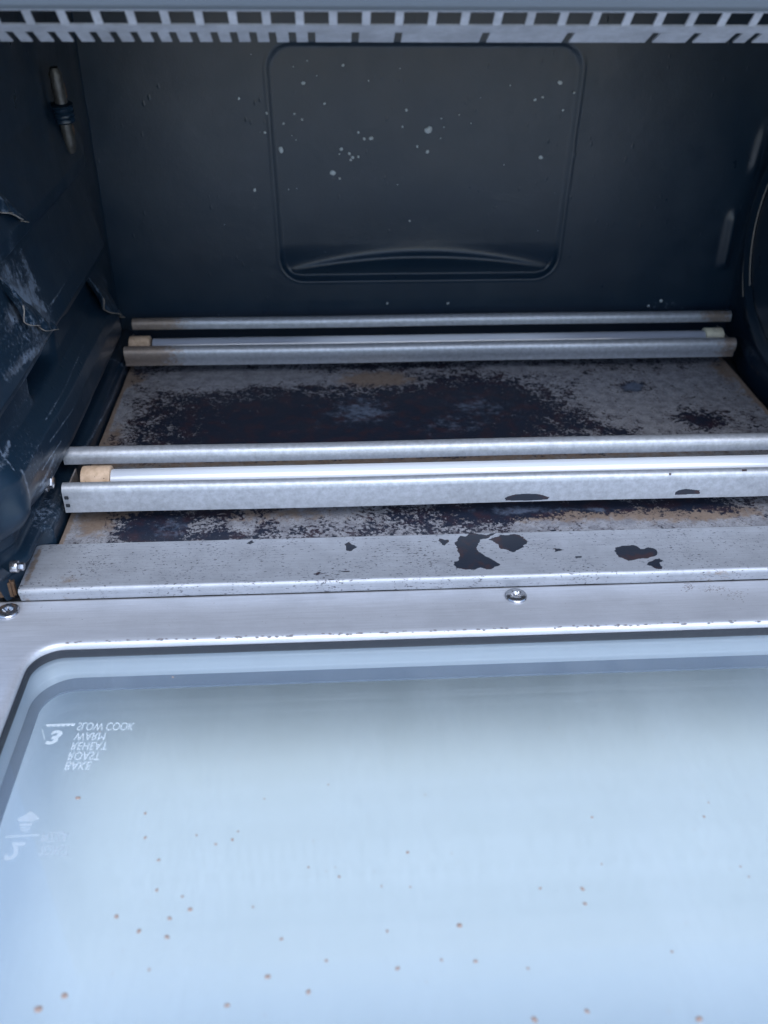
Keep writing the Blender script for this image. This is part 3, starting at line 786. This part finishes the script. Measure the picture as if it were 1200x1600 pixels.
# food specks on the inner pane
sp = [(122, 1247, 4.5, .6), (270, 1058, 2.5, 1), (227, 1271, 3, 1), (227, 1309, 3, 1), (248, 1344, 3, 1), (307, 1305, 2.2, 1), (337, 1319, 2.6, 1), (363, 1312, 3, 1), (372, 1299, 2, 1), (182, 1432, 4, 1), (217, 1455, 4, 1), (297, 1421, 4, 1), (265, 1435, 3.5, 1), (261, 1464, 4, 1), (285, 1401, 2.6, 1), (245, 1391, 3, 1),
      (418, 1526, 4.5, 1), (482, 1550, 4, 1), (440, 1467, 3, 1), (355, 1571, 4, 1), (60, 1577, 6, 1), (101, 1556, 5, 1), (718, 1446, 4.5, 1), (743, 1502, 3.6, 1), (621, 1513, 3.6, 1), (605, 1455, 2.6, 1), (690, 1500, 2.4, 1), (510, 1501, 2.8, 1), (596, 1385, 2, 1), (530, 1370, 2.6, 1), (482, 1355, 2.2, 1), (637, 1332, 3, 1), (641, 1386, 2, 1),
      (910, 1389, 3.6, 1), (914, 1412, 3.2, 1), (925, 1277, 2.6, 1), (1100, 1276, 2.6, 1), (1107, 1254, 2, 1), (844, 1388, 2.6, 1), (917, 1580, 4, 1), (835, 1593, 5, 1), (1092, 1592, 5, 1), (1050, 1487, 2.5, 1), (825, 1513, 2.4, 1), (940, 1350, 2, 1), (413, 1248, 1.8, 1), (513, 1226, 1.8, 1), (664, 1242, 1.8, 1), (395, 1417, 2, 1), (233, 1515, 2.5, 1), (858, 1138, 1.5, 1), (1186, 995, 1.4, 1), (1170, 1370, 2, 1), (1157, 1354, 2, 1)]
bm = bmesh.new()
for a, b, r, _ in sp:
    b2 = bmesh.new(); blobs(b2, [(P(a, b, 2, ZG), r * .00017)], 2, .00004, 1, .3); finish('food_splatter', b2, 'fat', door)
for _ in range(40):
    blobs(bm, [(P(random.uniform(30, 1190), random.uniform(1080, 1590), 2, ZG), random.uniform(.00008, .00022))], 2, .00003, 1, .3)
o = finish('fine_splatter', bm, 'fat', door); o['kind'] = 'stuff'
# white printed lettering on the outer pane (reads the right way round from outside the closed door)
ink = []
def word(txt, px, py, w_px, h_px, shear=-.06, bold=.004):
    """baseline-top in the photo at (px, py); the print is flipped front to back"""
    cu = bpy.data.curves.new('t', 'FONT'); cu.body = txt; cu.shear = shear; cu.offset = bold; cu.size = 1
    ob = bpy.data.objects.new('t', cu); COL.objects.link(ob)
    dg = bpy.context.evaluated_depsgraph_get(); me = bpy.data.meshes.new_from_object(ob.evaluated_get(dg))
    bpy.data.objects.remove(ob)
    n = len(me.vertices); co = np.empty(n * 3); me.vertices.foreach_get('co', co); co = co.reshape(-1, 3)
    mn, mx = co.min(0), co.max(0)
    zp = ZO + .00025
    p0 = P(px, py, 2, zp); p1 = P(px + w_px, py, 2, zp); p2 = P(px, py + h_px, 2, zp)
    wx = np.linalg.norm(p1[:2] - p0[:2]); hy = abs(p2[1] - p0[1])
    # letters upright = towards the camera side (flipped in y)
    for i in range(n):
        u = (co[i, 0] - mn[0]) / (mx[0] - mn[0]) * wx; v = (co[i, 1] - mn[1]) / (mx[1] - mn[1]) * hy
        ink.append(None) if False else None
        co[i] = (p0[0] + u, p0[1] - v + (p1[1] - p0[1]) * u / wx, zp)
    faces = [tuple(p.vertices) for p in me.polygons]
    return co.copy(), faces
parts = []
parts.append(word('SLOW COOK', 123, 1129, 88, 12))
parts.append(word('WARM', 118, 1144.5, 48, 12)); parts.append(word('REHEAT', 114, 1159.5, 55, 12))
parts.append(word('ROAST', 109, 1174.5, 49, 13)); parts.append(word('BAKE', 104, 1190, 40, 13))
parts.append(word('3', 77, 1141, 22, 22, -.25, .035)); parts.append(word('2', 13, 1316, 28, 28, -.25, .035))
parts.append(word('PIZZA', 68, 1300, 41, 15)); parts.append(word('TOAST', 63, 1321, 47, 15))
V_, F_ = [], []; nmain = sum(len(fs) for co, fs in parts[:6])
for co, fs in parts:
    b0 = len(V_); V_ += [tuple(c) for c in co]; F_ += [tuple(i + b0 for i in f) for f in fs]
def inkpoly(pts):
    b0 = len(V_)
    for a, b in pts: V_.append(tuple(P(a, b, 2, ZO + .00025)))
    F_.append(tuple(range(b0, b0 + len(pts))))
for k in range(6):                                           # scalloped rack mark
    x = 72 + k * 7.6; inkpoly([(x, 1131.6 - k * .25), (x + 7.6, 1131.4 - k * .25), (x + 7.6, 1133.2 - k * .25), (x + 6, 1135.6 - k * .25), (x + 2, 1135.8 - k * .25), (x, 1133.4 - k * .25)])
inkpoly([(65.5, 1139), (66.5, 1139), (70.5, 1156), (69.3, 1156)])
inkpoly([(26, 1281), (48, 1267), (63, 1279), (55, 1282), (52, 1284), (32, 1284)])
inkpoly([(31, 1286), (51, 1286), (49, 1291), (31, 1291)]); inkpoly([(31, 1293), (48, 1293), (47, 1296), (32, 1296)]); inkpoly([(32, 1298), (46, 1298), (45, 1300), (33, 1300)])
inkpoly([(9, 1306), (62, 1303), (62, 1306), (9, 1309)])
def ink_mat(name, clear):
    t = NT(name); t.set(col=(.84, .90, .94), rough=.6)
    tr = t.n.new('ShaderNodeBsdfTransparent'); m = t.n.new('ShaderNodeMixShader'); m.inputs[0].default_value = clear
    t.L(t.b.outputs[0], m.inputs[1]); t.L(tr.outputs[0], m.inputs[2]); t.L(m.outputs[0], t.out.inputs[0]); return t.m
me = bpy.data.meshes.new('lettering'); me.from_pydata(V_, [], F_); me.materials.append(ink_mat('white_ink', .18)); me.materials.append(ink_mat('faded_ink', .5))
nf = len(F_)
for i, p_ in enumerate(me.polygons):
    if (nmain <= i < len(F_) - 12) or i >= nf - 5: p_.material_index = 1
link(bpy.data.objects.new('lettering', me), og)
# frame screws: domed heads with a cross recess
def frame_screw(px, py, ang):
    p = P(px, py, 2, ZD); bm = bmesh.new(); r = .0046; n = 48
    prs = [(1.0, -.0002), (1.0, .0006), (.93, .0010), (.80, .00125), (.62, .0013), (.46, .00128), (.40, .0012), (.22, .0011), (.0, .0010)]
    rows = []
    for f, z in prs[:-1]:
        row = []
        for k in range(n):
            a = 2 * math.pi * k / n
            cc = max(abs(math.cos(a)), abs(math.sin(a))); sharp = sstep(np.array(cc), .955, .985)
            zz = z
            if f < .5: zz = z - .0009 * float(sharp) * (1 if f < .45 else .3)
            if f < .25: zz = z - .0010
            row.append(bm.verts.new((p[0] + r * f * math.cos(a + ang), p[1] + r * f * math.sin(a + ang), ZD + zz)))
        rows.append(row)
    for a_, b_ in zip(rows, rows[1:]):
        for j in range(n): bm.faces.new((a_[j], a_[(j + 1) % n], b_[(j + 1) % n], b_[j]))
    bm.faces.new(rows[-1])
    # three or four bright flats in the recess
    return finish('screw', bm, 'screw', door, True, 25)
frame_screw(806, 932, .5); frame_screw(13, 956, .2)
fx = P(806, 932, 2, ZD)[0] + .0
# door handle on the outer side, beyond the picture
bm = bmesh.new(); cyl_x(bm, -.15, .15, -.232, ZD - .010, .006, 20, .001)
hd = finish('handle', bm, 'shell', door)
